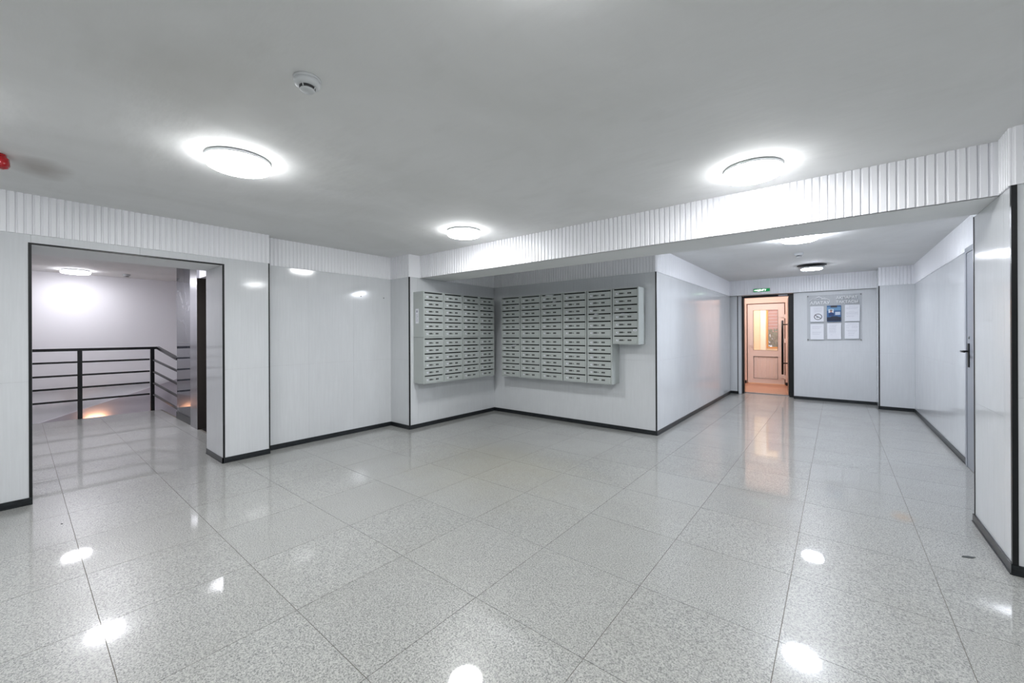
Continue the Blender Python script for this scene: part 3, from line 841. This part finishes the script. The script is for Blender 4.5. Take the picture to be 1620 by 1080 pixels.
# ------------------------------------------------------------------ ceiling lamps
def lamp_meshes(key, spec):
    col, st_ = spec
    em_ = emis('lamp_'+key, col, st_); es_ = emis('lamp_side_'+key, col, st_*(.8 if key == 'corridor' else .42))
    base = MB().lathe([(.0005, 0), (.160, 0), (.172, -.006), (.174, -.020), (.0005, -.020)], 56).mesh('lamp_base', M_PLAST)
    dif = MB().lathe([(.0005, -.0205), (.171, -.0205), (.175, -.030), (.174, -.046), (.168, -.054), (.158, -.060), (.12, -.066), (.07, -.069), (.0005, -.070)], 56).mesh('lamp_diffuser', em_)
    dif.materials.append(es_)
    for p in dif.polygons:
        if p.center.z > -.055: p.material_index = 1
    return base, dif
LM = {k: lamp_meshes(k, v) for k, v in (('main', LAMP_MAIN), ('stair', LAMP_STAIR), ('stair_inner', LAMP_STAIR_INNER), ('corridor', LAMP_CORR))}
def lamp(x, y, key, label, z=ZC, group='round ceiling lamps', tilt=0):
    r = thing('ceiling_lamp', label, 'ceiling light', (x, y, z-.0008), 0, group)
    r.rotation_euler = (tilt, 0, 0)
    link('lamp_base', LM[key][0], r); link('lamp_diffuser', LM[key][1], r)
    return r
lamp(-2.88, .87, 'main', 'lit round lamp on the lobby ceiling nearest the stair opening')
lamp(-3.05, 2.97, 'main', 'lit round lamp on the lobby ceiling near the mailboxes')
lamp(-.43, 3.07, 'main', 'lit round lamp on the lobby ceiling in front of the long beam')
lamp(-.52, .78, 'main', 'round lamp on the lobby ceiling just above the view')
lamp(-3.05, -.50, 'main', 'round lamp on the lobby ceiling left of the view')
lamp(-.5, -1.35, 'main', 'unseen fill lamp added to the lobby ceiling behind the viewer')  # out of view, added as fill light
lamp(1.75, 1.65, 'main', 'unseen fill lamp added to the lobby ceiling right of the view')  # out of view, added as fill and placed to brighten the right wall
lamp(-.32, 5.55, 'corridor', 'bright round lamp on the corridor ceiling just behind the beam')
l5 = thing('ceiling_lamp', 'round lamp hanging loose from the corridor ceiling before the exit', 'ceiling light', (-.31, 8.10, ZC-.0008), 0, 'round ceiling lamps')
link('gap_shade_disc', MB().lathe([(.0005, 0), (.195, 0), (.195, -.010), (.0005, -.010)], 48).mesh('gap_shade_disc', M_DARKP), l5)  # dark disc painted in for the shadowed gap above the loose lamp
link('hanging_bracket', MB().box(-.05, .05, -.02, .02, -.040, -.0105).mesh('hanging_bracket', M_DARKP), l5)
link('lamp_base', MB().lathe([(.0005, -.0405), (.178, -.0405), (.180, -.046), (.150, -.062), (.0005, -.062)], 48).mesh('lamp_base', M_PLAST), l5)
link('lamp_diffuser', MB().lathe([(.0005, -.0625), (.142, -.0625), (.132, -.074), (.08, -.080), (.0005, -.082)], 48).mesh('lamp_diffuser', LM['corridor'][1].materials[0]), l5)
lamp(-9.83, .62, 'stair', 'lit round lamp over the stairwell beyond the opening')
lamp(-7.02, .68, 'stair_inner', 'round lamp on the stair lobby ceiling hidden by the header')

# smoke detectors
def detector(x, y, label, s=1.0):
    r = thing('smoke_detector', label, 'smoke detector', (x, y, ZC-.0008), .6, 'smoke detectors')
    link('detector_base', MB().lathe([(.0005, 0), (.054*s, 0), (.054*s, -.010*s), (.0005, -.010*s)], 40).mesh('detector_base', M_PLAST), r)
    link('detector_body', MB().lathe([(.0005, -.0105*s), (.052*s, -.0105*s), (.050*s, -.026*s), (.040*s, -.034*s), (.0005, -.034*s)], 40).mesh('detector_body', M_PLAST), r)
    link('sensor_grille', MB().lathe([(.0005, -.0345*s), (.032*s, -.0345*s), (.031*s, -.043*s), (.0005, -.043*s)], 32).mesh('sensor_grille', M_DARKP), r)
    link('detector_cap', MB().lathe([(.0005, -.0435*s), (.028*s, -.0435*s), (.030*s, -.047*s), (.024*s, -.052*s), (.0005, -.053*s)], 32).mesh('detector_cap', M_PLAST), r)
    rb = MB()
    for k in range(4):
        a = k*math.pi/2
        rb.tube((.036*s*math.cos(a), .036*s*math.sin(a), -.033*s), (.029*s*math.cos(a), .029*s*math.sin(a), -.047*s), .0022*s)
    link('rib', rb.mesh('rib', M_PLAST), r)
    return r
detector(-1.755, .785, 'white smoke detector on the lobby ceiling')
detector(-.40, 6.78, 'small smoke detector between the two corridor lamps')
detector(-9.87, 1.24, 'small smoke detector beside the stairwell lamp')

# red alarm sounder at the left edge
al = thing('alarm_sounder', 'red fire alarm beacon on the ceiling at the left edge', 'alarm', (-3.912, -.083, ZC-.0008))
link('sounder_base', MB().lathe([(.0005, 0), (.050, 0), (.050, -.012), (.0005, -.012)], 36).mesh('sounder_base', M_RED), al)
link('sounder_dome', MB().lathe([(.0005, -.0125), (.050, -.0125), (.060, -.022), (.062, -.062), (.054, -.078), (.035, -.086), (.0005, -.088)], 40).mesh('sounder_dome', M_RED), al)

# wall blanks / dowel holes left in the recess wall, and a dark scrap on the floor
for y, z, lb_ in ((2.908, 1.813, 'dark dowel hole in the recessed panel, left of the pair'), (3.255, 1.81, 'dark dowel hole in the recessed panel, right of the pair')):
    tag(link('wall_plug', MB().lathe([(.0005, 0), (.007, 0), (.007, .002), (.0005, .002)], 12, (XR2+.0003, y, z), 'x').mesh('wall_plug', M_HOLE)), lb_, 'wall plug', 'dowel holes')
sc_ = MB().prism([(-.035, -.006), (.012, -.012), (.040, .002), (.010, .012), (-.020, .008)], 'z', .0006, .0030)
so = link('scrap', sc_.mesh('scrap', mat('dark_scrap', lin(70, 74, 76), .7)), None, (.585, 3.45, 0)); so.rotation_euler = (0, 0, .5)
tag(so, 'small dark scrap lying on the floor near the right pier', 'litter')
for x, y in ((-4.166, .193),):
    sp_ = MB().prism([(-.008, -.004), (.006, -.006), (.010, .003), (-.004, .006)], 'z', .0006, .002)
    tag(link('debris', sp_.mesh('debris', mat('dark_crumb', lin(60, 60, 62), .8)), None, (x, y, 0)), 'dark crumb on the floor before the stair opening', 'litter')

for nme in ('door_1', 'door_2', 'door_3', 'door_4'):
    d_ = bpy.data.objects[nme]; d_['kind'] = 'structure'; del d_['category']
